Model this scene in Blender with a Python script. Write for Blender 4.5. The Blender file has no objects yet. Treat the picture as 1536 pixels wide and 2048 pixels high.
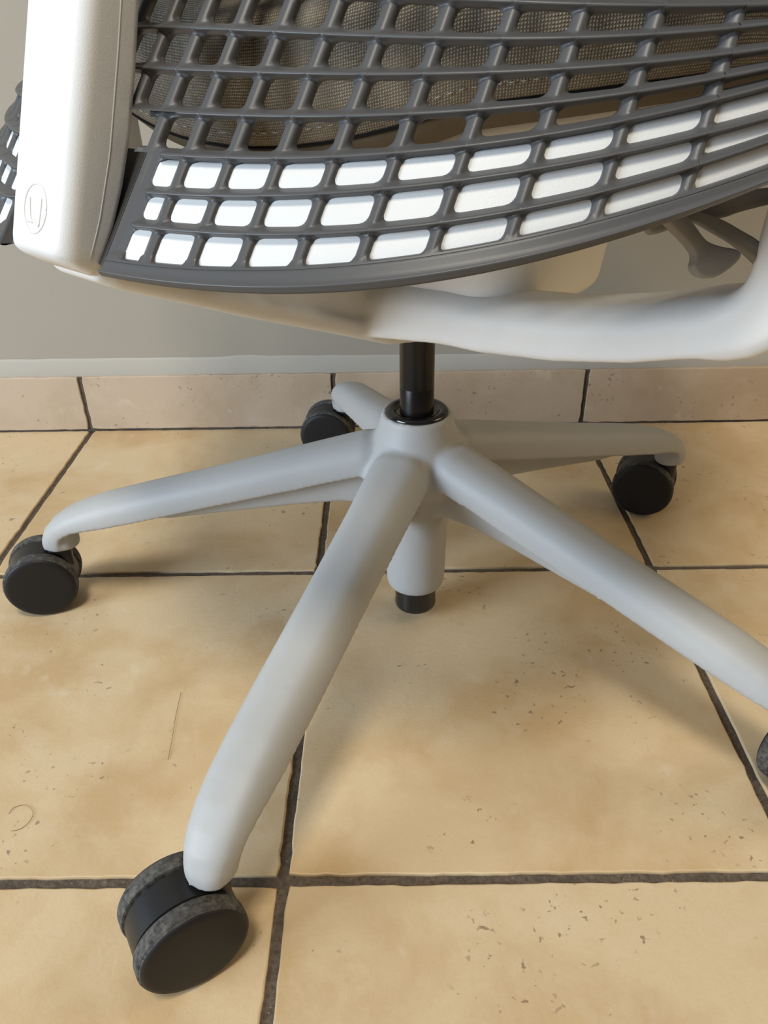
import bpy, bmesh, math, random
import numpy as np
from mathutils import Vector, Matrix

# ------------------------------------------------------------------ camera, light, exposure
SC = bpy.context.scene
COL = SC.collection
PITCH, ROLL, YAW = 0.560849929, -0.0181380536, -0.00867766534
F_PX = 1562.88
CAM = (0.376973, -0.901016, 0.434807)


def setup_camera():
    F = Vector((math.sin(YAW) * math.cos(PITCH), math.cos(YAW) * math.cos(PITCH), -math.sin(PITCH)))
    R = Vector((math.cos(YAW), -math.sin(YAW), 0))
    U = R.cross(F)
    c, s = math.cos(ROLL), math.sin(ROLL)
    R2 = R * c + U * s
    U2 = U * c - R * s
    cd = bpy.data.cameras.new('camera')
    cd.sensor_fit = 'VERTICAL'
    cd.sensor_height = 36.0
    cd.lens = 36.0 * F_PX / 2048.0
    cd.clip_start = 0.01
    cd.clip_end = 50
    co = bpy.data.objects.new('camera', cd)
    COL.objects.link(co)
    m = Matrix((R2, U2, -F)).transposed().to_4x4()
    m.translation = Vector(CAM)
    co.matrix_world = m
    SC.camera = co


setup_camera()

w = bpy.data.worlds.new('room_ambient')
w.use_nodes = True
w.node_tree.nodes['Background'].inputs['Color'].default_value = (0.92, 0.94, 1.0, 1)
w.node_tree.nodes['Background'].inputs['Strength'].default_value = 0.09
SC.world = w


def area(name, loc, target, sx, sy, power, color):
    ld = bpy.data.lights.new(name, 'AREA')
    ld.shape = 'RECTANGLE'
    ld.size, ld.size_y = sx, sy
    ld.energy = power
    ld.color = color
    lo = bpy.data.objects.new(name, ld)
    COL.objects.link(lo)
    lo.location = loc
    d = Vector(target) - Vector(loc)
    lo.rotation_euler = d.to_track_quat('-Z', 'Y').to_euler()
    return lo


# a ceiling lamp a little behind the photographer, a window on the left behind, a warm lamp in the room's right
area('ceiling_lamp', (0.18, -1.50, 2.45), (0.36, -0.45, 0.0), 0.45, 0.45, 38.0, (1.0, 0.93, 0.79))
area('window_daylight', (-2.1, -1.85, 1.05), (0.4, -0.4, 0.25), 1.4, 1.2, 104.0, (0.70, 0.84, 1.0))
area('floor_lamp_glow', (2.2, -0.45, 1.3), (0.7, -0.25, 0.0), 0.9, 0.9, 10.0, (1.0, 0.78, 0.45))

SC.view_settings.view_transform = 'Standard'
SC.view_settings.look = 'None'
SC.view_settings.gamma = 1
SC.view_settings.exposure = 0.0
SC.view_settings.use_curve_mapping = False
SC.cycles.max_bounces = 8
SC.cycles.use_denoising = True

random.seed(4)
RNG = np.random.default_rng(7)

# ------------------------------------------------------------------ node helpers / materials


class NT:
    def __init__(self, name):
        self.m = bpy.data.materials.new(name)
        self.m.use_nodes = True
        self.t = self.m.node_tree
        self.b = self.t.nodes['Principled BSDF']

    def n(self, typ, **kw):
        nd = self.t.nodes.new(typ)
        for k, v in kw.items():
            if k in nd.inputs.keys():
                nd.inputs[k].default_value = v
            else:
                setattr(nd, k, v)
        return nd

    def l(self, a, b):
        self.t.links.new(a, b)

    def ramp(self, fac, stops, interp='LINEAR'):
        r = self.t.nodes.new('ShaderNodeValToRGB')
        r.color_ramp.interpolation = interp
        e = r.color_ramp.elements
        while len(e) < len(stops):
            e.new(0.5)
        for el, (p, c) in zip(e, stops):
            el.position = p
            el.color = c if len(c) == 4 else (*c, 1)
        self.l(fac, r.inputs[0])
        return r.outputs[0]

    def mix(self, fac, a, b, mode='MIX'):
        m = self.t.nodes.new('ShaderNodeMix')
        m.data_type = 'RGBA'
        m.blend_type = mode
        for sock, v in ((m.inputs[0], fac), (m.inputs[6], a), (m.inputs[7], b)):
            if hasattr(v, 'is_linked'):
                self.l(v, sock)
            else:
                sock.default_value = v if not isinstance(v, tuple) or len(v) == 4 else (*v, 1)
        return m.outputs[2]

    def bump(self, h, strength, dist):
        b = self.n('ShaderNodeBump', Strength=strength, Distance=dist)
        self.l(h, b.inputs['Height'])
        return b.outputs[0]


def noise(T, vec, scale, detail=4, rough=0.55, dist=0.0):
    n = T.n('ShaderNodeTexNoise', Scale=scale, Detail=detail, Roughness=rough, Distortion=dist)
    if vec is not None:
        T.l(vec, n.inputs['Vector'])
    return n.outputs['Fac']


def plastic(name, col, rough, bump_scale=1800.0, bump=0.12, spec=0.4, scuff=0.0, scuff_col=(0.2, 0.2, 0.2)):
    T = NT(name)
    tc = T.n('ShaderNodeTexCoord').outputs['Object']
    base = (*col, 1)
    big = noise(T, tc, 14, 3)
    c = T.mix(T.ramp(big, [(0.35, (0, 0, 0)), (0.7, (1, 1, 1))]), tuple(x * 0.965 for x in col), col)
    if scuff:
        s1 = noise(T, tc, 45, 5, 0.62, 0.6)
        s2 = noise(T, tc, 6, 2)
        mk = T.n('ShaderNodeMath', operation='MULTIPLY')
        T.l(T.ramp(s1, [(0.62, (0, 0, 0)), (0.74, (1, 1, 1))]), mk.inputs[0])
        T.l(T.ramp(s2, [(0.5, (0, 0, 0)), (0.68, (scuff, scuff, scuff))]), mk.inputs[1])
        c = T.mix(mk.outputs[0], c, scuff_col)
    T.l(c, T.b.inputs['Base Color'])
    T.b.inputs['Roughness'].default_value = rough
    T.b.inputs['Specular IOR Level'].default_value = spec
    if bump:
        T.l(T.bump(noise(T, tc, bump_scale, 3), bump, 0.0004), T.b.inputs['Normal'])
    return T.m


M = {}
M['white'] = plastic('white_plastic', (0.685, 0.675, 0.655), 0.48, 1500, 0.22, scuff=0.10, scuff_col=(0.42, 0.38, 0.33))
M['grey'] = plastic('grey_base_plastic', (0.40, 0.40, 0.392), 0.5, 1900, 0.15, scuff=0.28, scuff_col=(0.27, 0.26, 0.25))
M['elastomer'] = plastic('charcoal_elastomer', (0.074, 0.073, 0.074), 0.42, 2400, 0.06, 0.42)
M['lever'] = plastic('warm_grey_lever_plastic', (0.215, 0.20, 0.175), 0.6, 1800, 0.12)
M['black'] = plastic('black_plastic', (0.012, 0.012, 0.013), 0.36, 1800, 0.10, 0.4)
M['face'] = plastic('black_wheel_face', (0.013, 0.012, 0.012), 0.5, 900, 0.10, 0.3)
M['black_gloss'] = plastic('black_gloss_collar', (0.008, 0.008, 0.009), 0.12, 1800, 0.0, 0.6)


def mat_tread():
    T = NT('dusty_wheel_tread')
    tc = T.n('ShaderNodeTexCoord').outputs['Object']
    a = noise(T, tc, 260, 6, 0.7)
    b = noise(T, tc, 60, 4, 0.6)
    c = T.mix(T.ramp(a, [(0.36, (0, 0, 0)), (0.66, (1, 1, 1))]), (0.014, 0.014, 0.015), (0.125, 0.115, 0.10))
    c = T.mix(T.ramp(b, [(0.45, (0, 0, 0)), (0.72, (0.7, 0.7, 0.7))]), c, (0.02, 0.019, 0.018))
    sp = noise(T, tc, 900, 2)
    c = T.mix(T.ramp(sp, [(0.72, (0, 0, 0)), (0.78, (1, 1, 1))]), c, (0.25, 0.24, 0.21))
    T.l(c, T.b.inputs['Base Color'])
    T.b.inputs['Roughness'].default_value = 0.85
    T.l(T.bump(a, 0.5, 0.0006), T.b.inputs['Normal'])
    return T.m


M['tread'] = mat_tread()


def mat_steel():
    T = NT('black_steel_column')
    tc = T.n('ShaderNodeTexCoord').outputs['Object']
    mp = T.n('ShaderNodeMapping')
    mp.inputs['Scale'].default_value = (1, 1, 60)
    T.l(tc, mp.inputs['Vector'])
    T.b.inputs['Base Color'].default_value = (0.018, 0.016, 0.015, 1)
    T.b.inputs['Metallic'].default_value = 0.6
    T.b.inputs['Roughness'].default_value = 0.27
    T.l(T.bump(noise(T, mp.outputs[0], 40, 2), 0.08, 0.0003), T.b.inputs['Normal'])
    return T.m


M['steel'] = mat_steel()


def mat_fabric():
    T = NT('woven_seat_fabric')
    tc = T.n('ShaderNodeTexCoord').outputs['UV']
    w1 = T.n('ShaderNodeTexWave', bands_direction='X', Scale=1.0)
    w1.wave_profile = 'SIN'
    w2 = T.n('ShaderNodeTexWave', bands_direction='Y', Scale=1.0)
    mp = T.n('ShaderNodeMapping')
    mp.inputs['Scale'].default_value = (260, 260, 260)
    T.l(tc, mp.inputs['Vector'])
    # slight waviness of the yarns
    nz = T.n('ShaderNodeTexNoise', Scale=260.0, Detail=3.0)
    T.l(tc, nz.inputs['Vector'])
    ad = T.n('ShaderNodeVectorMath', operation='MULTIPLY_ADD')
    T.l(nz.outputs['Color'], ad.inputs[0])
    ad.inputs[1].default_value = (0.16, 0.16, 0.16)
    T.l(mp.outputs[0], ad.inputs[2])
    T.l(ad.outputs[0], w1.inputs['Vector'])
    T.l(ad.outputs[0], w2.inputs['Vector'])
    mul = T.n('ShaderNodeMath', operation='MULTIPLY')
    T.l(w1.outputs['Fac'], mul.inputs[0])
    T.l(w2.outputs['Fac'], mul.inputs[1])
    fine = noise(T, tc, 700, 5, 0.7)
    mott = noise(T, tc, 30, 3)
    c = T.mix(T.ramp(mul.outputs[0], [(0.1, (0, 0, 0)), (0.55, (1, 1, 1))]), (0.125, 0.108, 0.084), (0.43, 0.38, 0.305))
    c = T.mix(T.ramp(fine, [(0.42, (0, 0, 0)), (0.66, (0.6, 0.6, 0.6))]), c, (0.06, 0.053, 0.043))
    c = T.mix(T.ramp(mott, [(0.4, (0, 0, 0)), (0.65, (0.25, 0.25, 0.25))]), c, (0.44, 0.37, 0.27))
    T.l(c, T.b.inputs['Base Color'])
    T.b.inputs['Roughness'].default_value = 0.95
    T.b.inputs['Specular IOR Level'].default_value = 0.15
    T.l(T.bump(mul.outputs[0], 0.6, 0.0009), T.b.inputs['Normal'])
    return T.m


M['fabric'] = mat_fabric()
M['under_fabric'] = plastic('dark_underside_fabric', (0.125, 0.105, 0.080), 0.95, 500, 0.7, 0.1)
M['piping'] = plastic('black_piping', (0.006, 0.006, 0.006), 0.8, 900, 0.3, 0.2)
M['thread'] = plastic('pale_thread', (0.42, 0.40, 0.37), 0.8, 900, 0.2, 0.2)


def mat_tile(name, ca, cb, cc):
    T = NT(name)
    tco = T.n('ShaderNodeTexCoord').outputs['Object']
    oi = T.n('ShaderNodeObjectInfo')
    off = T.n('ShaderNodeVectorMath', operation='MULTIPLY_ADD')
    cmb = T.n('ShaderNodeCombineXYZ')
    for k in range(3):
        T.l(oi.outputs['Random'], cmb.inputs[k])
    T.l(cmb.outputs[0], off.inputs[0])
    off.inputs[1].default_value = (37.0, 61.0, 23.0)
    T.l(tco, off.inputs[2])
    v = off.outputs[0]
    cloud = noise(T, v, 9.5, 5, 0.55, 0.35)
    cloud2 = noise(T, v, 26, 6, 0.62, 0.2)
    c = T.mix(T.ramp(cloud, [(0.43, (0, 0, 0)), (0.62, (1, 1, 1))]), ca, cb)
    c = T.mix(T.ramp(cloud2, [(0.50, (0, 0, 0)), (0.72, (0.55, 0.55, 0.55))]), c, cc)
    grain = noise(T, v, 420, 4, 0.7)
    c = T.mix(T.ramp(grain, [(0.3, (0.10, 0.10, 0.10)), (0.6, (0, 0, 0))]), c, tuple(x * 0.55 for x in ca))
    # pale blotches
    pale = noise(T, v, 34, 3, 0.5, 0.3)
    c = T.mix(T.ramp(pale, [(0.66, (0, 0, 0)), (0.76, (0.35, 0.35, 0.35))]), c, (0.70, 0.60, 0.46))
    # clusters of small brown pits
    pit = noise(T, v, 190, 3, 0.5, 0.5)
    clus = noise(T, v, 13, 3, 0.6)
    pm = T.n('ShaderNodeMath', operation='MULTIPLY')
    T.l(T.ramp(pit, [(0.645, (0, 0, 0)), (0.675, (1, 1, 1))]), pm.inputs[0])
    T.l(T.ramp(clus, [(0.53, (0, 0, 0)), (0.60, (0.75, 0.75, 0.75))]), pm.inputs[1])
    c = T.mix(pm.outputs[0], c, (0.215, 0.145, 0.088))
    # per-tile tint
    tint = T.ramp(oi.outputs['Random'], [(0.0, (0.95, 0.955, 0.96)), (1.0, (1.0, 0.99, 0.97))])
    c = T.mix(1.0, c, tint, 'MULTIPLY')
    T.l(c, T.b.inputs['Base Color'])
    T.b.inputs['Roughness'].default_value = 0.46
    T.b.inputs['Specular IOR Level'].default_value = 0.38
    hb = T.n('ShaderNodeMath', operation='ADD')
    T.l(cloud2, hb.inputs[0])
    hs = T.n('ShaderNodeMath', operation='MULTIPLY')
    T.l(grain, hs.inputs[0])
    hs.inputs[1].default_value = 0.25
    T.l(hs.outputs[0], hb.inputs[1])
    T.l(T.bump(hb.outputs[0], 0.18, 0.003), T.b.inputs['Normal'])
    return T.m


M['tile'] = mat_tile('beige_stone_tile', (0.640, 0.495, 0.312), (0.545, 0.382, 0.205), (0.660, 0.530, 0.358))
M['tile_wall'] = mat_tile('beige_skirting_tile', (0.53, 0.415, 0.305), (0.46, 0.35, 0.24), (0.55, 0.44, 0.335))


def mat_grout():
    T = NT('dark_grout')
    tc = T.n('ShaderNodeTexCoord').outputs['Object']
    a = noise(T, tc, 330, 5, 0.7)
    b = noise(T, tc, 30, 3)
    c = T.mix(T.ramp(a, [(0.35, (0, 0, 0)), (0.7, (1, 1, 1))]), (0.075, 0.055, 0.040), (0.175, 0.135, 0.10))
    c = T.mix(T.ramp(b, [(0.5, (0, 0, 0)), (0.75, (0.6, 0.6, 0.6))]), c, (0.035, 0.025, 0.018))
    s = noise(T, tc, 700, 2)
    c = T.mix(T.ramp(s, [(0.68, (0, 0, 0)), (0.74, (0.8, 0.8, 0.8))]), c, (0.36, 0.29, 0.20))
    T.l(c, T.b.inputs['Base Color'])
    T.b.inputs['Roughness'].default_value = 0.95
    T.l(T.bump(a, 0.8, 0.002), T.b.inputs['Normal'])
    return T.m


M['grout'] = mat_grout()


def mat_wall(name, col, dirt):
    T = NT(name)
    tc = T.n('ShaderNodeTexCoord').outputs['Object']
    a = noise(T, tc, 5, 4)
    b = noise(T, tc, 240, 4, 0.6)
    c = T.mix(T.ramp(a, [(0.35, (0, 0, 0)), (0.7, (1, 1, 1))]), col, tuple(x * 0.95 for x in col))
    mp = T.n('ShaderNodeMapping')
    mp.inputs['Scale'].default_value = (9, 9, 40)
    T.l(tc, mp.inputs['Vector'])
    d = noise(T, mp.outputs[0], 1.0, 5, 0.6)
    c = T.mix(T.ramp(d, [(0.66, (0, 0, 0)), (0.78, (dirt, dirt, dirt))]), c, tuple(x * 0.6 for x in col))
    T.l(c, T.b.inputs['Base Color'])
    T.b.inputs['Roughness'].default_value = 0.8
    T.l(T.bump(b, 0.15, 0.001), T.b.inputs['Normal'])
    return T.m


M['wall'] = mat_wall('grey_wall_paint', (0.345, 0.312, 0.255), 0.3)
M['skim'] = mat_wall('pale_filler_band', (0.435, 0.405, 0.35), 0.25)
M['ceiling'] = mat_wall('white_ceiling_paint', (0.75, 0.74, 0.72), 0.0)

# ------------------------------------------------------------------ mesh helpers


def mesh_obj(name, verts, faces, mat, parent=None, smooth=True, loc=None, rot=None, sharp=None, uv=None):
    me = bpy.data.meshes.new(name)
    me.from_pydata([tuple(map(float, v)) for v in verts], [], [tuple(f) for f in faces])
    if smooth:
        me.polygons.foreach_set('use_smooth', [True] * len(me.polygons))
        if sharp is not None:
            me.set_sharp_from_angle(angle=math.radians(sharp))
    me.materials.append(mat)
    if uv is not None:
        ul = me.uv_layers.new(name='UVMap')
        li = np.zeros(len(me.loops), np.int32)
        me.loops.foreach_get('vertex_index', li)
        ul.data.foreach_set('uv', np.asarray(uv, np.float32)[li].ravel())
    me.update()
    o = bpy.data.objects.new(name, me)
    COL.objects.link(o)
    if parent is not None:
        o.parent = parent
    if loc is not None:
        o.location = loc
    if rot is not None:
        o.rotation_euler = rot
    return o


class Geo:
    def __init__(self):
        self.v, self.f = [], []

    def add(self, v, f):
        b = len(self.v)
        self.v += [tuple(x) for x in v]
        self.f += [tuple(i + b for i in q) for q in f]
        return self

    def loft(self, secs, cap=True, closed=True):
        n = len(secs[0])
        v = [p for s in secs for p in s]
        f = []
        for k in range(len(secs) - 1):
            for i in range(n if closed else n - 1):
                j = (i + 1) % n
                f.append((k * n + i, k * n + j, (k + 1) * n + j, (k + 1) * n + i))
        if cap:
            f.append(tuple(range(n))[::-1])
            f.append(tuple((len(secs) - 1) * n + i for i in range(n)))
        return self.add(v, f)

    def lathe(self, prof, c=(0, 0, 0), n=64, cap=True, axis='z'):
        secs = []
        for r, z in prof:
            ring = []
            for k in range(n):
                a = 2 * math.pi * k / n
                p = (r * math.cos(a), r * math.sin(a), z)
                if axis == 'y':
                    p = (p[0], p[2], -p[1])
                ring.append((p[0] + c[0], p[1] + c[1], p[2] + c[2]))
            secs.append(ring)
        return self.loft(secs, cap)

    def tube(self, pts, r, n=10, cap=True):
        pts = [Vector(p) for p in pts]
        secs = []
        up = Vector((0.1, 0.2, 1)).normalized()
        for k, p in enumerate(pts):
            t = (pts[min(k + 1, len(pts) - 1)] - pts[max(k - 1, 0)]).normalized()
            a = t.cross(up).normalized()
            b = a.cross(t)
            rr = r[k] if isinstance(r, (list, tuple)) else r
            secs.append([p + (a * math.cos(2 * math.pi * i / n) + b * math.sin(2 * math.pi * i / n)) * rr for i in range(n)])
        return self.loft(secs, cap)

    def obj(self, name, mat, parent=None, **kw):
        return mesh_obj(name, self.v, self.f, mat, parent, **kw)


def rrect(hx, hy, r, n=5):
    """rounded rectangle outline (x, y), counter-clockwise; r one radius or four (++, -+, --, +-)"""
    rs = r if isinstance(r, (list, tuple)) else [r] * 4
    out = []
    for (sx, sy), a0, rr in zip(((1, 1), (-1, 1), (-1, -1), (1, -1)), (0, 90, 180, 270), rs):
        rr = max(min(rr, hx, hy), 1e-5)
        for k in range(n + 1):
            a = math.radians(a0 + 90 * k / n)
            out.append((sx * (hx - rr) + rr * math.cos(a), sy * (hy - rr) + rr * math.sin(a)))
    return out


def slab(outline, z0, z1, bev=0.001):
    """plate from a CCW outline with bevelled top and bottom edges"""
    c = np.array(outline)
    d = np.roll(c, -1, 0) - np.roll(c, 1, 0)
    nrm = np.stack([d[:, 1], -d[:, 0]], 1)
    nrm /= np.linalg.norm(nrm, axis=1)[:, None] + 1e-12
    secs = []
    for off, z in ((-bev, z0), (-bev * 0.3, z0 + bev * 0.3), (0, z0 + bev), (0, z1 - bev), (-bev * 0.3, z1 - bev * 0.3), (-bev, z1)):
        secs.append([(x, y, z) for x, y in (c + nrm * off)])
    return secs


def remesh(geos, voxel, smooth_iters, name='tmp'):
    """closed solids welded into one surface with soft fillets: (verts, faces)"""
    g = Geo()
    for q in geos:
        g.add(q.v, q.f)
    me = bpy.data.meshes.new(name)
    me.from_pydata(g.v, [], g.f)
    bm = bmesh.new()
    bm.from_mesh(me)
    bmesh.ops.recalc_face_normals(bm, faces=bm.faces)
    bm.to_mesh(me)
    bm.free()
    o = bpy.data.objects.new(name, me)
    COL.objects.link(o)
    md = o.modifiers.new('r', 'REMESH')
    md.mode = 'VOXEL'
    md.voxel_size = voxel
    dg = bpy.context.evaluated_depsgraph_get()
    ev = o.evaluated_get(dg)
    m2 = ev.to_mesh()
    v = np.zeros(len(m2.vertices) * 3)
    m2.vertices.foreach_get('co', v)
    v = v.reshape(-1, 3)
    faces = [tuple(p.vertices) for p in m2.polygons]
    e = np.zeros(len(m2.edges) * 2, np.int32)
    m2.edges.foreach_get('vertices', e)
    e = e.reshape(-1, 2)
    ev.to_mesh_clear()
    bpy.data.objects.remove(o)
    bpy.data.meshes.remove(me)
    deg = np.bincount(e.ravel(), minlength=len(v))[:, None]

    def lap(x):
        s = np.zeros_like(x)
        for k in range(3):
            s[:, k] = np.bincount(e[:, 0], x[e[:, 1], k], len(x)) + np.bincount(e[:, 1], x[e[:, 0], k], len(x))
        return s / deg - x
    for _ in range(smooth_iters):
        v = v + 0.55 * lap(v)
        v = v - 0.50 * lap(v)   # keeps the volume
    for _ in range(3):
        v = v + 0.4 * lap(v)
    return v, faces


def normals_of(v, faces):
    n = np.zeros_like(v)
    f = np.array([q[:4] if len(q) >= 4 else (q[0], q[1], q[2], q[2]) for q in faces])
    nn = np.cross(v[f[:, 2]] - v[f[:, 0]], v[f[:, 3]] - v[f[:, 1]])
    for k in range(4):
        for c in range(3):
            n[:, c] += np.bincount(f[:, k], nn[:, c], len(v))
    return n / (np.linalg.norm(n, axis=1)[:, None] + 1e-20)


def sub_obj(name, v, faces, sel, nrm, mat, parent):
    """the faces SEL of a larger surface as an object of its own, keeping the surface's normals"""
    fs = [faces[i] for i in sel]
    used = sorted({i for f in fs for i in f})
    mp = {a: b for b, a in enumerate(used)}
    me = bpy.data.meshes.new(name)
    me.from_pydata(v[used].tolist(), [], [tuple(mp[i] for i in f) for f in fs])
    me.polygons.foreach_set('use_smooth', [True] * len(me.polygons))
    me.materials.append(mat)
    me.update()
    me.normals_split_custom_set_from_vertices(nrm[used].tolist())
    o = bpy.data.objects.new(name, me)
    COL.objects.link(o)
    o.parent = parent
    return o


def copy_tree(o, parent=None):
    c = o.copy()
    COL.objects.link(c)
    c.parent = parent
    for ch in list(o.children):
        copy_tree(ch, c)
    return c


def empty(name, loc=(0, 0, 0), rz=0.0, parent=None):
    o = bpy.data.objects.new(name, None)
    o.empty_display_size = 0.05
    COL.objects.link(o)
    o.location = loc
    o.rotation_euler = (0, 0, rz)
    if parent is not None:
        o.parent = parent
    return o


def tag(o, label=None, cat=None, kind=None, group=None):
    for k, val in (('label', label), ('category', cat), ('kind', kind), ('group', group)):
        if val:
            o[k] = val


# ------------------------------------------------------------------ the setting
T_ = 0.31          # tile pitch
GR = 0.0066        # joint width
X0, X1, Y1 = -7, 9, -13   # tile columns / rows that exist

g = Geo()
g.loft(slab([(X0 * T_, Y1 * T_), (X1 * T_, Y1 * T_), (X1 * T_, 0.12), (X0 * T_, 0.12)], -0.05, -0.0022, 0.0005))
floor = g.obj('floor', M['grout'], smooth=False)
tag(floor, 'dark grout bed under the beige floor tiles', kind='structure')


def tile_mesh(name, wx, wy, th, seed, mat, wob=0.00028):
    rng = np.random.default_rng(seed)
    pts = []
    n = 40
    hx, hy = wx / 2, wy / 2
    for a, b in (((hx, -hy), (hx, hy)), ((hx, hy), (-hx, hy)), ((-hx, hy), (-hx, -hy)), ((-hx, -hy), (hx, -hy))):
        a, b = np.array(a), np.array(b)
        out = np.array([b[1] - a[1], -(b[0] - a[0])])
        out /= np.linalg.norm(out)
        n = max(4, int(np.linalg.norm(b - a) / 0.0076))
        for k in range(n):
            j = (rng.normal() * wob if k else -0.0012)
            pts.append(a + (b - a) * k / n + out * j)
    g = Geo()
    secs = slab(pts, -th, 0.0, 0.0011)
    g.loft(secs, cap=False)
    N = len(pts)
    b0 = (len(secs) - 1) * N
    g.v.append((0.0, 0.0, 0.0))
    for k in range(N):
        g.f.append((b0 + k, b0 + (k + 1) % N, len(g.v) - 1))
    me = mesh_obj(name, g.v, g.f, mat, smooth=False)
    return me


protos = [tile_mesh('tile', T_ - GR, T_ - GR, 0.008, s, M['tile']) for s in range(4)]
first = True
for j in range(0, -Y1):
    for i in range(X0, X1):
        k = RNG.integers(0, 4)
        if first:
            first = False
        o = protos[k].copy()
        COL.objects.link(o)
        o.parent = floor
        o.location = ((i + 0.5) * T_, -(j + 0.5) * T_ - GR * 0.3, RNG.normal() * 0.00025)
        o.rotation_euler = (RNG.normal() * 0.0006, RNG.normal() * 0.0006, RNG.normal() * 0.0009)
for o in protos:
    bpy.data.objects.remove(o)

# back wall, its tile skirting and the pale filler band above it
HB = 0.0725
g = Geo()
g.loft(slab([(X0 * T_, 0.0), (X1 * T_, 0.0), (X1 * T_, 0.12), (X0 * T_, 0.12)], -0.01, 2.6, 0.0005))
wall = g.obj('wall_back', M['wall'], smooth=False)
tag(wall, 'grey painted wall behind the office chair', kind='structure')
g = Geo()
g.loft(slab([(X0 * T_, -0.0045), (X1 * T_, -0.0045), (X1 * T_, -0.0002), (X0 * T_, -0.0002)], -0.002, HB - 0.0005, 0.0003))
bb = g.obj('baseboard_back', M['grout'], smooth=False)
tag(bb, 'dark joint bed behind the beige skirting tiles', kind='structure')
pro = [tile_mesh('skirting_tile', T_ - 0.0052, HB - 0.002, 0.007, 20 + s, M['tile_wall'], 0.00025) for s in range(3)]
for i in range(X0, X1):
    o = pro[RNG.integers(0, 3)].copy()
    COL.objects.link(o)
    o.parent = bb
    o.location = ((i + 0.5) * T_, -0.0070 + RNG.normal() * 0.0003, HB / 2 + 0.0015)
    o.rotation_euler = (math.pi / 2, 0, 0)
for o in pro:
    bpy.data.objects.remove(o)
# filler band with an uneven upper edge
top, n = [], 260
ph = RNG.uniform(0, 6.28, 8)
for k in range(n + 1):
    x = X0 * T_ + (X1 - X0) * T_ * k / n
    zz = 0.0935 - 0.004 * (x - 0.0) / 1.0 + sum(0.0011 / (q + 1) ** 0.6 * math.sin(x * (9 + 17 * q) + ph[q]) for q in range(8)) * 0.6
    top.append((x, zz))
g = Geo()
v, f = [], []
for x, z in top:
    v += [(x, -0.0002, z + 0.0012), (x, -0.0012, z), (x, -0.0017, z - 0.002), (x, -0.0032, HB + 0.001), (x, -0.0030, HB - 0.0004), (x, -0.0002, HB - 0.0004)]
for k in range(n):
    for c in range(5):
        f.append((k * 6 + c, k * 6 + c + 1, k * 6 + 6 + c + 1, k * 6 + 6 + c))
g.add(v, f)
trim = g.obj('trim_1', M['skim'], sharp=40)
tag(trim, 'pale uneven filler band between wall paint and skirting tiles', kind='structure')

# ------------------------------------------------------------------ the office chair
ALPHA = math.radians(49.7)
RZ = ALPHA - math.pi / 2
chair = empty('office_chair', (0.398, -0.384, 0.0), RZ)
tag(chair, 'white and grey swivel office chair with an open charcoal grid back', 'chair')
BX, BY = -0.0084, 0.0099       # the column's axis in the chair's own frame
AZ0 = 175.5 - math.degrees(RZ)


def radial(r, off, z, az):
    a = math.radians(az)
    return (BX + r * math.cos(a) - off * math.sin(a), BY + r * math.sin(a) + off * math.cos(a), z)


# ---- five-star base: hub and legs are cast in one, welded and then parted
PROF = [  # outer point (r, z), inner edge (r, z), half width: the arch sweeps over the tip and folds down
    (0.000, 0.172, 0.000, 0.135, 0.0235), (0.040, 0.1700, 0.040, 0.1450, 0.0232), (0.065, 0.1630, 0.065, 0.1385, 0.0222),
    (0.090, 0.1560, 0.090, 0.1310, 0.0214), (0.155, 0.1370, 0.155, 0.1140, 0.0206), (0.220, 0.1195, 0.220, 0.0965, 0.0202),
    (0.255, 0.1095, 0.253, 0.0880, 0.0198), (0.276, 0.1020, 0.272, 0.0836, 0.0190), (0.292, 0.0945, 0.283, 0.0805, 0.0181),
    (0.3045, 0.0860, 0.2905, 0.0770, 0.0171), (0.3130, 0.0765, 0.2960, 0.0725, 0.0160), (0.3175, 0.0670, 0.2990, 0.0660, 0.0148), (0.3185, 0.0590, 0.3005, 0.0590, 0.0136)]


def leg_geo(az):
    secs = []
    for r1, z1, r0, z0, hw in PROF:
        s = []
        for t in np.linspace(0, 1, 33):
            th = math.pi * (1 - t)
            c_, s_ = math.cos(th), math.sin(th)
            o = hw * math.copysign(abs(c_) ** 0.72, c_)
            q = max(s_, 0.0) ** 0.78
            s.append(radial(r0 + (r1 - r0) * q, o, z0 + (z1 - z0) * q, az))
        s.append(radial(r0, hw * 0.80, z0 - 0.0003, az))
        s.append(radial(r0, -hw * 0.80, z0 - 0.0003, az))
        secs.append(s)
    gs = [Geo().loft(secs)]
    # keel rib under the leg
    rib = []
    for r, z0, hw in ((0.0, 0.100, 0.012), (0.03, 0.112, 0.011), (0.06, 0.1125, 0.0095), (0.095, 0.108, 0.0085), (0.155, 0.0985, 0.0075), (0.20, 0.0905, 0.0065), (0.24, 0.088, 0.005)):
        zt = float(np.interp(r, [p[2] for p in PROF], [p[3] for p in PROF])) + 0.006
        rib.append([radial(r, hw, zt, az), radial(r, hw * 0.8, z0 + 0.002, az), radial(r, hw * 0.4, z0, az), radial(r, -hw * 0.4, z0, az), radial(r, -hw * 0.8, z0 + 0.002, az), radial(r, -hw, zt, az)])
    gs.append(Geo().loft(rib))
    # caster socket under the tip
    c = radial(0.3005, 0, 0, az)
    gs.append(Geo().lathe([(0.0112, 0.0585), (0.0124, 0.0600), (0.0127, 0.064), (0.0127, 0.078)], (c[0], c[1], 0), 32))
    return gs


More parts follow.
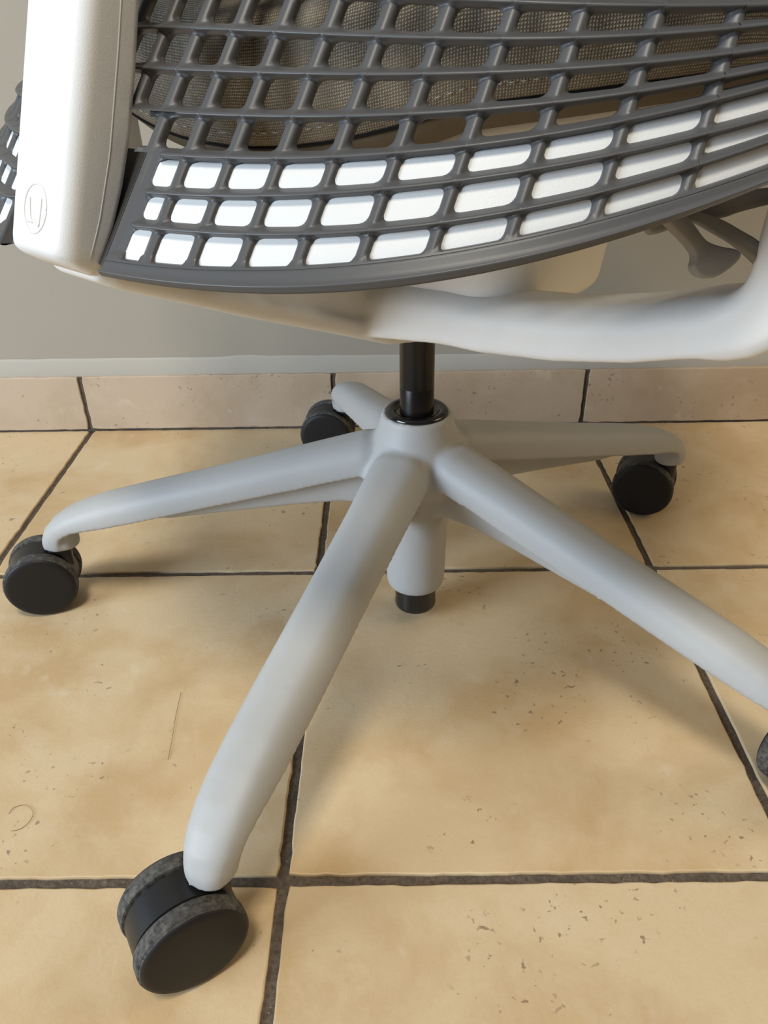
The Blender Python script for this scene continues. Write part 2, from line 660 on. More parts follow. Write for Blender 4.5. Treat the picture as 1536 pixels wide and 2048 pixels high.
solids = []
for k in range(5):
    solids += leg_geo(AZ0 + 72 * k)
solids.append(Geo().lathe([(0.0215, 0.1885), (0.0248, 0.1905), (0.0262, 0.1885), (0.0275, 0.183), (0.0305, 0.174), (0.036, 0.163), (0.043, 0.153), (0.046, 0.146), (0.043, 0.140), (0.034, 0.130)], (BX, BY, 0), 64))
solids.append(Geo().lathe([(0.034, 0.135), (0.028, 0.118), (0.0256, 0.100), (0.0248, 0.070), (0.0242, 0.040), (0.0232, 0.034), (0.0205, 0.0325), (0.019, 0.0325)], (BX, BY, 0), 64))
bv, bf = remesh(solids, 0.0016, 9)
bn = normals_of(bv, bf)
cen = np.array([bv[list(f)].mean(0) for f in bf])
dx, dy = cen[:, 0] - BX, cen[:, 1] - BY
rr_ = np.hypot(dx, dy)
aa = (np.degrees(np.arctan2(dy, dx)) - AZ0 + 36) % 360
hub_sel = np.where((rr_ < 0.047))[0]
sub_obj('base_hub', bv, bf, hub_sel, bn, M['grey'], chair)
for k in range(5):
    sel = np.where((rr_ >= 0.047) & (np.floor(aa / 72).astype(int) == k))[0]
    sub_obj('leg', bv, bf, sel, bn, M['grey'], chair)

# ---- gas column
col = Geo().lathe([(0.0124, 0.150), (0.0126, 0.155), (0.0126, 0.2095), (0.0123, 0.210), (0.0123, 0.2106), (0.0126, 0.211), (0.0126, 0.295)], (BX, BY, 0), 64).obj('gas_column', M['steel'], chair, sharp=50)
Geo().lathe([(0.0128, 0.187), (0.0155, 0.1872), (0.0165, 0.1915), (0.0195, 0.1925), (0.0222, 0.1920), (0.0236, 0.1905), (0.0236, 0.1885), (0.0222, 0.1875), (0.018, 0.187)], (BX, BY, 0), 64).obj('collar', M['black_gloss'], col)
Geo().lathe([(0.0172, 0.060), (0.0172, 0.016), (0.0176, 0.013), (0.0172, 0.0105), (0.0160, 0.0095), (0.005, 0.0095)], (BX, BY, 0), 64).obj('lower_cap', M['black_gloss'], col, sharp=60)


# ---- casters (local: stem at origin, trail along -x, axle along y)
def make_caster():
    TR = 0.0205
    g = Geo().lathe([(0.004, -0.0095), (0.0275, -0.0095), (0.0286, -0.0088), (0.0286, 0.0088), (0.0275, 0.0095), (0.004, 0.0095)], (-TR, 0, 0.0300), 56, axis='y')
    # shoulder that carries the stem
    secs = []
    for z, a, b in ((0.034, 0.0100, 0.0088), (0.046, 0.0105, 0.0088), (0.0545, 0.0105, 0.0086), (0.0570, 0.0095, 0.0080)):
        secs.append([(x - 0.003, y, z) for x, y in rrect(a, b, 0.0075)])
    g.loft(secs)
    hood = g.obj('caster', M['black'], None, sharp=35)
    Geo().lathe([(0.0058, 0.050), (0.0058, 0.068)], (0, 0, 0), 20).obj('stem', M['steel'], hood, sharp=50)
    for s in (1, -1):
        w = Geo()
        prof = [(0.004, 0.0103), (0.0283, 0.0103), (0.0296, 0.0108), (0.0300, 0.0122), (0.0300, 0.0178), (0.0295, 0.0188), (0.0289, 0.0190), (0.0287, 0.0197)]
        if s < 0:
            prof = [(r, -z) for r, z in prof][::-1]
        w.lathe(prof, (-TR, 0, 0.0300), 72, cap=True, axis='y')
        wo = w.obj('wheel', M['tread'], hood, sharp=50)
        fp = [(0.0288, 0.0190), (0.0285, 0.0202), (0.0268, 0.0214), (0.0240, 0.0218), (0.012, 0.0221), (0.001, 0.0222)]
        if s < 0:
            fp = [(r, -z) for r, z in fp][::-1]
        fo = Geo().lathe(fp, (-TR, 0, 0.0300), 72, cap=True, axis='y').obj('wheel_face', M['face'], hood, sharp=50)
    return hood


cproto = make_caster()
# axle headings in world degrees, leg by leg (the order of the legs above)
for k, axd in enumerate((-77, -59, 117, -113, -96)):
    c = cproto if k == 0 else copy_tree(cproto)
    c.parent = chair
    px, py, _ = radial(0.305, 0, 0, AZ0 + 72 * k)
    c.location = (px, py, 0.0)
    a = math.radians(axd) - RZ
    c.rotation_euler = (0, 0, a + math.pi / 2)   # local +x = the axle turned a quarter
bpy.context.view_layer.update()

# ---- white yoke: spine from the back to the tilt block, arms to either side
sp = []
for y, z, hw, hh in ((-0.2385, 0.3455, 0.0195, 0.004), (-0.2300, 0.3405, 0.0215, 0.022), (-0.204, 0.3290, 0.0220, 0.034), (-0.162, 0.3105, 0.0225, 0.050), (-0.110, 0.2890, 0.0235, 0.068), (-0.055, 0.2660, 0.025, 0.085), (0.02, 0.2500, 0.028, 0.095), (0.05, 0.2500, 0.028, 0.090)):
    s = [(-hw, z + 0.0035), (-hw + 0.004, z), (hw - 0.004, z), (hw, z + 0.0035), (hw, z + 0.0105), (hw - 0.0045, z + 0.0130), (hw - 0.0050, z + hh + 0.004), (-hw + 0.0050, z + hh + 0.004), (-hw + 0.0045, z + 0.0130), (-hw, z + 0.0105)]
    sp.append([(x, y, zz) for x, zz in s])
yoke = [Geo().loft(sp)]
for s in (1, -1):
    arm = []
    path = [(0.000, -0.054, 0.2730, 0.036, 0.024), (0.040, -0.056, 0.2795, 0.0320, 0.023), (0.074, -0.058, 0.2847, 0.0285, 0.022), (0.100, -0.0585, 0.2858, 0.0275, 0.0215), (0.1445, -0.0590, 0.2914, 0.0265, 0.021), (0.1825, -0.0590, 0.2996, 0.0265, 0.021), (0.2110, -0.0590, 0.3084, 0.0265, 0.021)]
    for x, yc, z0, hh, hd in path:
        o = rrect(hd, hh / 2, (0.010, 0.015, 0.004, 0.005))
        arm.append([(s * x, yc + a, z0 + hh / 2 + b) for a, b in o])
    # sweep round into the upright
    for k in range(1, 7):
        t = math.radians(15 * k)
        R_ = 0.0275
        tl = math.radians(14)
        px, pz = 0.2140 + R_ * math.sin(t), 0.3216 + R_ * (1 - math.cos(t)) + 0.002 * k / 6
        wd = 0.0265 + 0.006 * k / 6
        o = rrect(0.021, wd / 2, 0.008)
        arm.append([(s * (px + (-math.sin(t)) * b), a - 0.059, pz + math.cos(t) * b) for a, b in o])
    for z, xo in ((0.40, 0.2435), (0.47, 0.246), (0.53, 0.249), (0.56, 0.250)):
        o = rrect(0.021, 0.0165, 0.008)
        arm.append([(s * (xo - b), a - 0.059, z) for a, b in o])
    yoke.append(Geo().loft(arm))
# tilt block with soft shoulders
blk = []
for z, hx, y0, y1 in ((0.262, 0.022, -0.020, 0.04), (0.280, 0.030, -0.040, 0.06), (0.300, 0.036, -0.045, 0.06), (0.322, 0.05, -0.05, 0.05)):
    blk.append([(x, y + (y0 + y1) / 2, z) for x, y in rrect(hx, (y1 - y0) / 2, 0.02, 8)])
yoke.append(Geo().loft(blk))
yv, yf = remesh(yoke, 0.0019, 10)
yn = normals_of(yv, yf)
yc = np.array([yv[list(f)].mean(0) for f in yf])
is_r = (yc[:, 0] > 0.062) & (yc[:, 1] < -0.03) | (yc[:, 0] > 0.11)
is_l = (yc[:, 0] < -0.062) & (yc[:, 1] < -0.03) | (yc[:, 0] < -0.11)
sub_obj('spine', yv, yf, np.where(~is_r & ~is_l)[0], yn, M['white'], chair)
for sel in (is_r, is_l):
    sub_obj('arm_support', yv, yf, np.where(sel)[0], yn, M['white'], chair)
# housing under the seat
pl = []
for z, hx, y0, y1, r in ((0.2960, 0.106, -0.064, 0.046, 0.022), (0.3000, 0.110, -0.068, 0.050, 0.025), (0.3040, 0.1115, -0.0695, 0.0515, 0.026), (0.3300, 0.1150, -0.0730, 0.0540, 0.028), (0.3480, 0.1165, -0.0745, 0.0555, 0.028), (0.3520, 0.113, -0.071, 0.052, 0.025)):
    pl.append([(x, y + (y0 + y1) / 2, z) for x, y in rrect(hx, (y1 - y0) / 2, r, 8)])
Geo().loft(pl).obj('tilt_housing', M['white'], chair)


# ---- seat pan and cushion
def contour(inset, n=120, a=0.215, yb=-0.153, yf=0.30, p=2.5):
    out = []
    cy = 0.02
    for k in range(n):
        t = 2 * math.pi * k / n
        c, s = math.cos(t), math.sin(t)
        hy = (yf - cy) if s > 0 else (cy - yb)
        x = (a - inset) * math.copysign(abs(c) ** (2 / p), c)
        y = cy + (hy - inset) * math.copysign(abs(s) ** (2 / p), s)
        out.append((x, y))
    return out


def lift(x, y):
    return 1.30 * min(abs(x), 0.125) ** 2 + 0.13 * max(0.0, min(abs(x), 0.20) - 0.125) - 0.012 * max(0.0, (y - 0.12) / 0.18) ** 2 - 0.010


def seat_rings(rings):
    edge = [lift(x, y) for x, y in contour(0.0)]
    return [[(x, y, z + e) for (x, y), e in zip(contour(i), edge)] for i, z in rings]


pan = Geo().loft(seat_rings([(0.15, 0.364), (0.095, 0.366), (0.078, 0.368), (0.072, 0.372), (0.070, 0.381), (0.080, 0.383), (0.15, 0.383)])).obj('seat_pan', M['white'], chair)
Geo().loft([[(x, y, z) for x, y in rrect(0.10, 0.07, 0.02)] for z in (0.300, 0.370)]).obj('seat_riser', M['white'], chair, sharp=40)


def soft(rings, name, mat):
    secs = seat_rings(rings)
    g = Geo().loft(secs)
    uv = []
    acc = 0.0
    peri = np.array(contour(0.0))
    L = np.r_[0, np.cumsum(np.linalg.norm(np.diff(peri, axis=0), axis=1))]
    for k, s in enumerate(secs):
        if k:
            acc += float(np.linalg.norm(np.array(s[30]) - np.array(secs[k - 1][30])))
        for i in range(len(s)):
            uv.append((L[i], acc))
    return g.obj(name, mat, chair, uv=uv)


cu = soft([(0.0055, 0.3960), (0.0035, 0.3990), (0.0015, 0.4050), (0.000, 0.414), (0.000, 0.426), (0.002, 0.438), (0.007, 0.447), (0.016, 0.453), (0.035, 0.457), (0.07, 0.459), (0.11, 0.459), (0.15, 0.458)], 'seat_cushion', M['fabric'])
Geo().loft(seat_rings([(0.15, 0.3820), (0.060, 0.3822), (0.040, 0.3830), (0.024, 0.3850), (0.013, 0.3885), (0.0075, 0.3930), (0.0056, 0.3959)])).obj('cushion_underside', M['under_fabric'], cu)
c0 = seat_rings([(0.0052, 0.3959)])[0]
Geo().tube(c0 + c0[:1], 0.0007, 8, cap=False).obj('piping', M['piping'], cu)
st = Geo()
cs = np.array([(x, y, 0.4023 + lift(x2, y2)) for (x, y), (x2, y2) in zip(contour(0.0021, 480), contour(0.0, 480))])
for k in range(0, 480, 2):
    a, b = cs[k], cs[(k + 1) % 480]
    if a[1] > 0.15:
        continue
    d = b - a
    out = np.array([a[0], a[1] - 0.02, 0.0])
    out /= np.linalg.norm(out)
    m = (a + b) / 2 + out * 0.00045
    st.tube([a - d * 0.12, m, b + d * 0.12], [0.0001, 0.00032, 0.0001], 6)
so = st.obj('stitching', M['thread'], cu)
so['kind'] = 'stuff'

# ---- back tower
tw = []


def ty(z):
    back = -0.2530 + 0.36 * (z - 0.361)
    front = float(np.interp(z, (0.348, 0.3695, 0.3925, 0.4268, 0.443, 0.60), (-0.2390, -0.2245, -0.2135, -0.2025, -0.198, -0.1560)))
    if z > 0.46:
        q = z - 0.46
        back -= 0.5 * q * q
        front -= 0.5 * q * q
    return back, front


for z, shx, cut in ((0.3470, 0.80, 0.0045), (0.3478, 0.89, 0.0026), (0.3496, 0.95, 0.0010), (0.3525, 0.985, 0.0003), (0.358, 1.0, 0.0), (0.366, 1, 0), (0.38, 1, 0), (0.40, 1, 0), (0.42, 1, 0), (0.445, 1, 0), (0.48, 1, 0), (0.52, 1, 0), (0.56, 1, 0), (0.62, 1, 0), (0.68, 1.0, 0), (0.72, 1.05, 0)):
    b, f_ = ty(z)
    b += cut
    hd = (f_ - b) / 2
    hx = 0.0222 * shx
    # back corners (-y) rounder than the front ones
    o = rrect(hx, hd, (0.004, 0.004, 0.0085, 0.0085), 8)
    sec = []
    for x, y in o:
        yy = y + (b + f_) / 2
        zb = 0.3478 + 0.52 * max(0.0, -0.2395 - yy)
        zq = z if z >= 0.374 else zb + (z - 0.347) * (0.374 - zb) / (0.374 - 0.347)   # the foot rises towards the back
        b2, f2 = ty(zq)
        b2 += cut
        sec.append((x, y / hd * (f2 - b2) / 2 + (b2 + f2) / 2, zq))
    tw.append(sec)
tower = Geo().loft(tw).obj('back_tower', M['white'], chair)
# two upper branches of the Y
b, f_ = ty(0.70)
for s in (1, -1):
    br = []
    for t in np.linspace(0, 1, 12):
        x = s * (0.008 + 0.172 * t ** 1.2)
        z = 0.70 + 0.235 * t
        bb_, ff_ = ty(0.70)
        yy = (bb_ + ff_) / 2 + 0.055 * t ** 2
        o = rrect(0.016 - 0.004 * t, 0.012 - 0.002 * t, 0.006)
        br.append([(x + q, yy + w_, z) for q, w_ in o])
    Geo().loft(br).obj('tower_branch', M['white'], tower)
# parting line down the tower's flank and the embossed emblem on its back
pts = []
for z in np.linspace(0.356, 0.60, 50):
    b, f_ = ty(z)
    pts.append((0.02215, b + (f_ - b) * 0.62, z))
Geo().tube(pts, 0.00035, 6).obj('parting_line', M['white'], tower)


def tower_pt(x, z, lift_=0.0):
    b, _ = ty(z)
    return (x, b - lift_, z)


em = Geo()
ez, R0 = 0.3740, 0.0084
ring = []
for k in range(73):
    a = 2 * math.pi * k / 72
    ring.append(tower_pt(0.0005 + R0 * math.cos(a), ez + R0 * math.sin(a) * 1.05, -0.0001))
em.tube(ring, 0.00055, 8)
# the two leaning strokes and the curved foot inside the ring
for pl_ in ([(-0.0052, 0.0042), (-0.0046, 0.0), (-0.0036, -0.0040), (-0.0014, -0.0062)],
            [(0.0052, 0.0046), (0.0050, 0.0), (0.0044, -0.0070)],
            [(-0.0062, -0.0062), (-0.0030, -0.0056), (0.0005, -0.0058), (0.0044, -0.0072)]):
    pl2 = []
    P = np.array(pl_)
    tt = np.linspace(0, len(P) - 1, 14)
    for t in tt:
        pl2.append((np.interp(t, range(len(P)), P[:, 0]), np.interp(t, range(len(P)), P[:, 1])))
    em.tube([tower_pt(0.0005 + x * 0.85, ez + z * 0.85, 0.0) for x, z in pl2], 0.0005, 8)
em.obj('embossed_emblem', M['white'], tower)

# ---- elastomer grid back
YB, KX, K4, MZ = 0.2162, 1.2299, 11.914, 0.7766
ZL = 0.452


def S(x, z):
    zz = np.minimum(z, ZL)
    q = np.maximum(z - ZL, 0.0)
    lf = 0.62 * np.minimum(x, 0.0) ** 2
    up = MZ * q - 1.8 * np.minimum(q, 0.26) ** 2 - 0.16 * np.maximum(q - 0.26, 0)
    fl = 1.0 / (1.0 + 1.5 * q)
    return -YB + (KX * x * x + K4 * x ** 4 + lf) * fl + MZ * (zz - 0.40) + up


def surf(x, z, h):
    e = 1e-4
    y = S(x, z)
    sx = (S(x + e, z) - S(x - e, z)) / (2 * e)
    sz = (S(x, z + e) - S(x, z - e)) / (2 * e)
    n = np.stack([sx, -np.ones_like(sx), sz], -1)
    n[..., 2] *= 0.15        # drawn out of the mould almost level
    n /= np.linalg.norm(n, axis=-1)[..., None]
    return np.stack([x, y, z], -1) + n * np.asarray(h)[..., None]


HROWS = [(0.3543, 0.0603, 9.4643), (0.3589, 0.2592, 6.1765), (0.3713, 0.1015, 7.9132), (0.3814, 0.2514, 4.216), (0.3937, 0.1018, 6.1037),
         (0.4071, -0.0142, 5.3316), (0.4208, -0.1386, 4.6515), (0.4342, -0.3508, 6.2682), (0.4470, -0.4300, 4.80)]
zc = 0.4470
for k in range(26):
    d = 0.0138 + 0.0004 * k
    zc += d
    HROWS.append((zc, -0.43 * max(0, 1 - k / 14), 4.8 * max(0, 1 - k / 10)))
HROWS = np.array(HROWS)
NROW = len(HROWS)
DX, FAN = 0.0198, -0.4894
NC = 12


def zrow(i, x):
    a = HROWS[i]
    return a[0] + a[1] * x * x + a[2] * x ** 4


def xcol(nn, z):
    zz = np.clip(z, 0.33, 0.46)
    f_ = 1 + FAN * (zz - 0.40)
    up = np.maximum(z - 0.46, 0.0)
    return DX * nn * f_ * (1 - 0.55 * up)


def st_to_xz(ci, ri, s, t):
    """cell (column ci.., row ri..) coordinates s, t in 0..1 -> x, z"""
    c0_ = 1.62 if (ri == 4 and ci == 1) else ci
    c1_ = -1.62 if (ri == 4 and ci == -2) else ci + 1
    z = HROWS[ri][0] + t * (HROWS[ri + 1][0] - HROWS[ri][0])
    for _ in range(4):
        x = (1 - s) * xcol(c0_, z) + s * xcol(c1_, z)
        z = (1 - t) * zrow(ri, x) + t * zrow(ri + 1, x)
    return x, z


def sstep(a, b, x):
    q = np.clip((x - a) / (b - a), 0, 1)
    return q * q * (3 - 2 * q)


HW_H, HW_V = 0.0022, 0.0029      # half widths of the strands at their foot
BACK = -0.0046


def height(dh, dv):
    ridge = 0.0024 * (1 - sstep(0.0004, 0.0017, dh)) - 0.0012 * sstep(0.0013, 0.0024, dh)
    bar = 0.0004 - 0.0018 * (np.clip(dv / HW_V, 0, 1.3)) ** 2
    k = 0.0006
    d = ridge - bar
    return 0.5 * (ridge + bar + np.sqrt(d * d + k * k)) - k * 0.5


GV, GF, GT = [], [], []     # vertices, faces, owner tag of every face


def add_grid(P, own, flip=False):
    """P: rings x around x 3 (closed around)"""
    b = sum(len(q) for q in GV)
    nr, na = P.shape[:2]
    GV.append(P.reshape(-1, 3))
    for r in range(nr - 1):
        for a in range(na):
            a2 = (a + 1) % na
            if own(r, a) is None:
                continue
            GF.append((b + r * na + a, b + r * na + a2, b + (r + 1) * na + a2, b + (r + 1) * na + a))
            GT.append(own(r, a))


def cell(ci, ri, na):
    per = na // 4
    # metric size of the cell
    x0, z0 = st_to_xz(ci, ri, np.array([0.0, 1.0, 0.0]), np.array([0.5, 0.5, 0.5]))
    xa, za = st_to_xz(ci, ri, np.array([0.0, 1.0]), np.array([0.5, 0.5]))
    xb, zb = st_to_xz(ci, ri, np.array([0.5, 0.5]), np.array([0.0, 1.0]))
    pa = surf(xa, za, np.zeros(2))
    pb = surf(xb, zb, np.zeros(2))
    W = float(np.linalg.norm(pa[1] - pa[0]))
    Hh = float(np.linalg.norm(pb[1] - pb[0]))
    # outer boundary in s, t
    k = np.arange(per) / per
    # denser near the corners
    kk = k
    so_ = np.concatenate([kk, np.ones(per), 1 - kk, np.zeros(per)])
    to_ = np.concatenate([np.zeros(per), kk, np.ones(per), 1 - kk])
    # rounded hole
    hh = HW_H if ri > 1 else HW_H
    lo = HW_H if ri > 1 else 0.0004
    mv0 = mv1 = HW_V if ri > 3 else 0.0025
    if ri <= 3 and ci == 2:
        mv0 = (0.0075, 0.0090, 0.0068)[ri - 1]
    if ri == 4 and ci == 1:
        mv0 = 0.0004
    if ri == 4 and ci == -2:
        mv1 = 0.0004
    if ri <= 3 and ci == -3:
        mv1 = (0.0075, 0.0090, 0.0068)[ri - 1]
    wx = (W - mv0 - mv1) / 2
    wz = (Hh - HW_H - lo) / 2
    cx = (W + mv0 - mv1) / 2
    cz = (Hh + lo - HW_H) / 2
    rad = min(0.0030, wx * 0.8, wz * 0.8)
    U = so_ * W - cx
    V = to_ * Hh - cz
    # cast the outer point onto the rounded rectangle
    u = np.clip(U / (W / 2), -1, 1) * wx
    v = np.clip(V / (Hh / 2), -1, 1) * wz
    # corner rounding
    cu_, cv_ = np.abs(u) - (wx - rad), np.abs(v) - (wz - rad)
    m = (cu_ > 0) & (cv_ > 0)
    ln = np.hypot(cu_, cv_)
    sc = np.where(m & (ln > 1e-9), np.minimum(1.0, rad / np.maximum(ln, 1e-9)), 1.0)
    u = np.where(m, np.sign(u) * (wx - rad + cu_ * sc), u)
    v = np.where(m, np.sign(v) * (wz - rad + cv_ * sc), v)
    si, ti = (u + cx) / W, (v + cz) / Hh
    rings = []
    fs = (0.0, 0.16, 0.32, 0.48, 0.64, 0.82, 1.0) if na > 24 else (0.0, 0.3, 0.6, 1.0)
    for f_ in fs:
        s = so_ + (si - so_) * f_
        t = to_ + (ti - to_) * f_
        x, z = st_to_xz(ci, ri, s, t)
        dh = np.minimum(t if ri > 1 else np.full_like(t, 9.0), 1 - t) * Hh
        dv = np.minimum(s, 1 - s) * W
        dh_ = dh if ri > 4 else dh + 0.006 * (1 - sstep(0.0, 0.010, np.maximum(np.abs(x) - 0.0395, 0.0)))
        h = height(dh_, dv)
        if ri == 1:
            hb = 0.0004 - 0.0006 * sstep(0.0, 0.003, t * Hh)
            h = np.where(t * Hh < 0.003, np.maximum(h, hb), h)
        if f_ == 1.0:
            h = h - 0.0006
        rings.append(surf(x, z, h))
    x, z = st_to_xz(ci, ri, si, ti)
    hl = height(np.minimum(ti, 1 - ti) * Hh, np.minimum(si, 1 - si) * W) - 0.0006
    for q in (0.35, 0.8, 1.0):
        rings.append(surf(x, z, hl + (BACK - hl) * q))
    x, z = st_to_xz(ci, ri, so_, to_)
    rings.append(surf(x, z, np.full_like(x, BACK - 0.0001)))
    P = np.array(rings)
    side = np.repeat([0, 1, 2, 3], per)

    def own(r, a):
        s_ = side[a]
        half = 1 if ci >= 0 else -1
        if ri == 4 and ((ci == 1 and s_ == 3) or (ci == -2 and s_ == 1)):
            return None
        if s_ == 0:
            return ('h', ri, half if ri <= 4 else 0) if ri > 1 else ('b', 0)
        if s_ == 2:
            return ('h', ri + 1, half if ri + 1 <= 4 else 0)
        return ('v', ci + (1 if s_ == 1 else 0))
    add_grid(P, own)


for ri in range(1, NROW - 1):
    for ci in range(-NC, NC):
        if (ri <= 3 and -2 <= ci <= 1) or (ri == 4 and ci in (-1, 0)):
            continue
        near = ri <= 9
        na = 56 if (near and ci >= 0) else (32 if near else 16)
        cell(ci, ri, na)


def strip(pts_rows, own):
    """open sheet from rows of points"""
    b = sum(len(q) for q in GV)
    P = np.array(pts_rows)
    nr, na = P.shape[:2]
    GV.append(P.reshape(-1, 3))
    for r in range(nr - 1):
        for a in range(na - 1):
            GF.append((b + r * na + a, b + r * na + a + 1, b + (r + 1) * na + a + 1, b + (r + 1) * na + a))
            GT.append(own)


# lower band (from hole bottoms to the rolled lip), in two halves that stop at the tower
for sgn in (1, -1):
    ss = np.linspace(1.98, NC + 0.42, 130) * sgn
    rows = []
    for t, h in ((1.0, -0.0004), (1.0, 0.0002), (0.85, 0.0003), (0.6, 0.0003), (0.42, 0.0005), (0.34, 0.0011), (0.28, 0.0012), (0.23, 0.0008), (0.15, 0.0002), (0.03, -0.0007), (-0.07, -0.0014), (-0.12, -0.0032), (-0.02, -0.0062), (0.2, -0.0072), (0.6, -0.0060), (1.0, BACK)):
        z = np.full_like(ss, 0.357)
        for _ in range(4):
            x = xcol(ss, z)
            z = (1 - t) * zrow(0, x) + t * zrow(1, x)
        rows.append(surf(x, z, np.full_like(x, h)))
    strip(rows if sgn > 0 else rows[::-1], ('b', 0))
    # inner ends beside the tower; deep rows added as the gap's dark shade
    rows = []
    tq = np.linspace(0, 1, 60)
    for nn, h in ((2.0, 0.0004), (1.97, 0.0001), (1.94, -0.0010), (1.94, -0.0040), (1.86, -0.0070), (1.10, -0.0130), (0.50, -0.0130)):
        z = HROWS[0][0] + tq * (HROWS[4][0] - HROWS[0][0])
        for _ in range(5):
            x = xcol(sgn * nn, z)
            z = (1 - tq) * (zrow(0, x) + 0.0003) + tq * zrow(4, x)
        rows.append(surf(x, z, np.full_like(x, h)))
    strip(rows[::-1] if sgn > 0 else rows, ('b', 0))
# side bands
zz = np.linspace(0, 1, 220)
for sgn in (1, -1):
    rows = []
    for off, h in ((0.0, 0.0004), (0.10, 0.0008), (0.22, 0.0010), (0.36, 0.0006), (0.43, -0.0010), (0.43, -0.0036), (0.36, -0.0055), (0.2, -0.0055), (0.0, BACK)):
        z = HROWS[0][0] + zz * (HROWS[-1][0] - HROWS[0][0])
        tt = zz
        for _ in range(5):
            x = xcol(sgn * (NC + off), z)
            z = (1 - tt) * zrow(1, x) + tt * zrow(NROW - 1, x)
        rows.append(surf(x, z, np.full_like(x, h)))
    strip(rows if sgn > 0 else rows[::-1], ('b', 0))
gv = np.concatenate(GV)
gf = GF
gn = normals_of(gv, gf)
# weld-equal normals: average over coincident points so that the joints stay invisible
key = np.round(gv / 2e-5).astype(np.int64)
_, inv = np.unique(key, axis=0, return_inverse=True)
inv = inv.ravel()
acc = np.zeros((inv.max() + 1, 3))
for c in range(3):
    acc[:, c] = np.bincount(inv, gn[:, c], len(acc))
gn2 = acc[inv]
ok = np.linalg.norm(gn2, axis=1) > 1e-3
gn2[~ok] = gn[~ok]
gn2 /= np.linalg.norm(gn2, axis=1)[:, None]
own = {}
for i, t in enumerate(GT):
    own.setdefault(t, []).append(i)
susp = sub_obj('back_suspension', gv, gf, own[('b', 0)], gn2, M['elastomer'], chair)
for t in sorted(k for k in own if k[0] == 'h'):
    sub_obj('horizontal_strand', gv, gf, own[t], gn2, M['elastomer'], susp)
for t in sorted(k for k in own if k[0] == 'v'):
    sub_obj('vertical_strand', gv, gf, own[t], gn2, M['elastomer'], susp)

# ---- white arc span right behind the lowest three rows of openings
ss = np.linspace(-NC - 0.25, NC + 0.25, 160)
rows = []
for (r0, t), h in (((0, 0.45), -0.0075), ((0, 0.5), -0.0030), ((1, 0.0), -0.0019), ((1, 0.5), -0.0019), ((2, 0.0), -0.0019), ((2, 0.5), -0.0019), ((3, 0.0), -0.0019), ((3, 0.45), -0.0019), ((3, 0.76), -0.0019), ((3, 0.84), -0.0032), ((3, 0.87), -0.0075),
                   ((3, 0.7), -0.0135), ((2, 0.5), -0.0150), ((1, 0.3), -0.0140), ((0, 0.6), -0.0105), ((0, 0.45), -0.0075)):
    z = np.full_like(ss, 0.37)
    for _ in range(4):
        x = xcol(ss, z)
        z = (1 - t) * zrow(r0, x) + t * zrow(r0 + 1, x)
    rows.append(surf(x, z, h - 0.012 * (1 - sstep(1.95, 2.15, np.abs(ss)))))
P = np.array(rows).transpose(1, 0, 2)[:, :-1]
Geo().loft([[tuple(q) for q in s] for s in P]).obj('arc_span', M['white'], chair, sharp=60)

# ---- levers under the right side of the seat
VD = np.array([-0.58, 0.60, -0.30])


def flat_part(name, mid, outline, thick, mat):
    """a plate with rounded rim; outline in metres (right, up) in a plane facing the chair's back right"""
    rt = np.array([0.72, 0.69, 0.0])
    rt /= np.linalg.norm(rt)
    nm = np.array([0.66, -0.69, 0.30])
    nm /= np.linalg.norm(nm)
    up = np.cross(nm, rt)
    up /= np.linalg.norm(up)
    c = np.array(outline)
    d = np.roll(c, -1, 0) - np.roll(c, 1, 0)
    n2 = np.stack([d[:, 1], -d[:, 0]], 1)
    n2 /= np.linalg.norm(n2, axis=1)[:, None]
    secs = []
    for off, h in ((-0.0012, -0.5), (-0.0004, -0.42), (0, -0.25), (0, 0.25), (-0.0004, 0.42), (-0.0012, 0.5)):
        q = c + n2 * off
        secs.append([tuple(np.array(mid) + rt * a + up * b + nm * h * thick) for a, b in q])
    return Geo().loft(secs).obj(name, mat, chair, sharp=40)


def smooth_closed(P, n=8):
    P = np.array(P, float)
    N = len(P)
    out = []
    for i in range(N):
        p0, p1, p2, p3 = P[(i - 1) % N], P[i], P[(i + 1) % N], P[(i + 2) % N]
        for k in range(n):
            t = k / n
            out.append(0.5 * ((2 * p1) + (-p0 + p2) * t + (2 * p0 - 5 * p1 + 4 * p2 - p3) * t * t + (-p0 + 3 * p1 - 3 * p2 + p3) * t ** 3))
    return out


lev = smooth_closed([(-0.0062, 0.0078), (-0.0001, 0.0022), (0.0042, -0.0025), (0.0049, -0.0053), (0.0045, -0.0081), (0.0067, -0.0111), (0.0108, -0.0123), (0.0147, -0.0117), (0.0194, -0.0089), (0.0225, -0.0060), (0.0231, -0.0036), (0.0208, -0.0019), (0.0158, -0.0009), (0.0108, 0.0008), (0.0077, 0.0032), (0.0045, 0.0071), (-0.0025, 0.0150), (-0.0080, 0.0230), (-0.0140, 0.0200), (-0.0110, 0.0130)], 5)
lo_ = flat_part('tilt_lever', (0.205, -0.10, 0.36), lev[::-1] if False else lev, 0.007, M['lever'])
bar = smooth_closed([(-0.0275, 0.0090), (-0.0155, 0.0082), (-0.0075, 0.0068), (-0.0014, 0.0037), (0.0070, -0.0009), (0.0134, -0.0056), (0.0169, -0.0085), (0.0222, -0.0130), (0.0260, -0.0120), (0.0237, -0.0078), (0.0182, -0.0011), (0.0106, 0.0034), (0.0023, 0.0077), (-0.0058, 0.0106), (-0.0137, 0.0125), (-0.027, 0.0150)], 5)
flat_part('lever_bracket', (0.212, -0.085, 0.36), bar, 0.006, M['lever'])
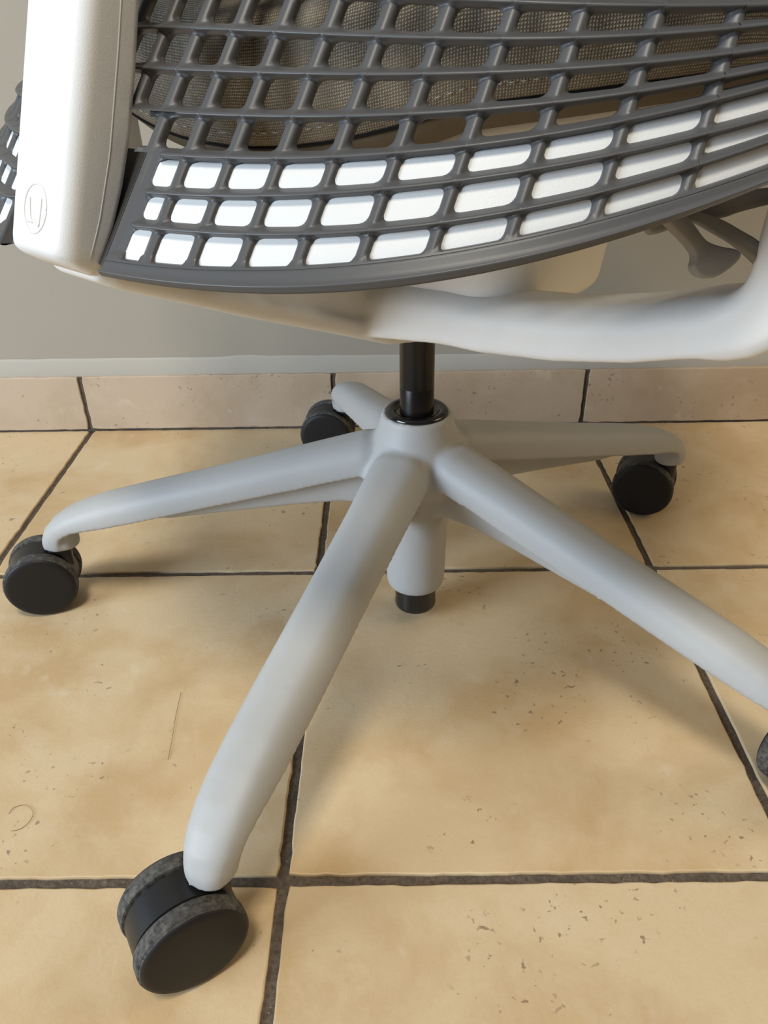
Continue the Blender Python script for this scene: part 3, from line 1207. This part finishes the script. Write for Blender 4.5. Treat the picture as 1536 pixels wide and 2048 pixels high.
ba2 = smooth_closed([(-0.0350, -0.0039), (-0.0181, 0.0008), (-0.0070, 0.0015), (0.0009, 0.0037), (0.0168, 0.0070), (0.0240, 0.0085), (0.0240, 0.0125), (0.0164, 0.0124), (0.0043, 0.0118), (-0.0156, 0.0096), (-0.0353, 0.0037)], 5)
flat_part('seat_slide_bracket', (0.215, -0.07, 0.365), ba2, 0.006, M['lever'])

# ------------------------------------------------------------------ hairs on the tiles
M['hair'] = plastic('brown_hair', (0.30, 0.19, 0.10), 0.6, 900, 0.0)


def hair(label, pts, r=0.00016):
    P = np.array(pts, float)
    N = len(P)
    tt = np.linspace(0, N - 1, N * 8)
    out = []
    for t in tt:
        i = min(int(t), N - 2)
        f_ = t - i
        p0, p1, p2, p3 = P[max(i - 1, 0)], P[i], P[i + 1], P[min(i + 2, N - 1)]
        q = 0.5 * ((2 * p1) + (-p0 + p2) * f_ + (2 * p0 - 5 * p1 + 4 * p2 - p3) * f_ ** 2 + (-p0 + 3 * p1 - 3 * p2 + p3) * f_ ** 3)
        out.append((q[0], q[1], 0.0004))
    o = Geo().tube(out, r, 6).obj('hair', M['hair'])
    tag(o, label, 'hair', group=None)
    return o


hair('thin curled hair lying on the tile left of the front caster', [(0.1256, -0.5735), (0.127, -0.5689), (0.1336, -0.567), (0.1408, -0.5721), (0.1415, -0.5789), (0.1379, -0.5848), (0.1322, -0.5866)])
hair('straight faint hair lying on the tile close to the front leg', [(0.2146, -0.4658), (0.2159, -0.4888), (0.2184, -0.5128), (0.2197, -0.5307)])

# what looks different on the chair
for o in list(chair.children_recursive):
    k = o.name.split('.')[0]
    lab = {'back_tower': 'white upright with a round embossed emblem near its foot', 'collar': 'glossy black collar where the column enters the base',
           'lower_cap': 'black cap under the hub', 'wheel': 'dusty black wheel', 'seat_cushion': 'grey brown woven seat cushion',
           'cushion_underside': 'dark brown cushion underside', 'tilt_lever': 'warm grey paddle lever', 'stitching': 'pale seam stitches',
           'back_suspension': 'charcoal elastomer grid with a wide lower band', 'gas_column': 'black steel column', 'arc_span': 'white curved panel behind the lowest openings'}.get(k)
    if lab:
        o['label'] = lab
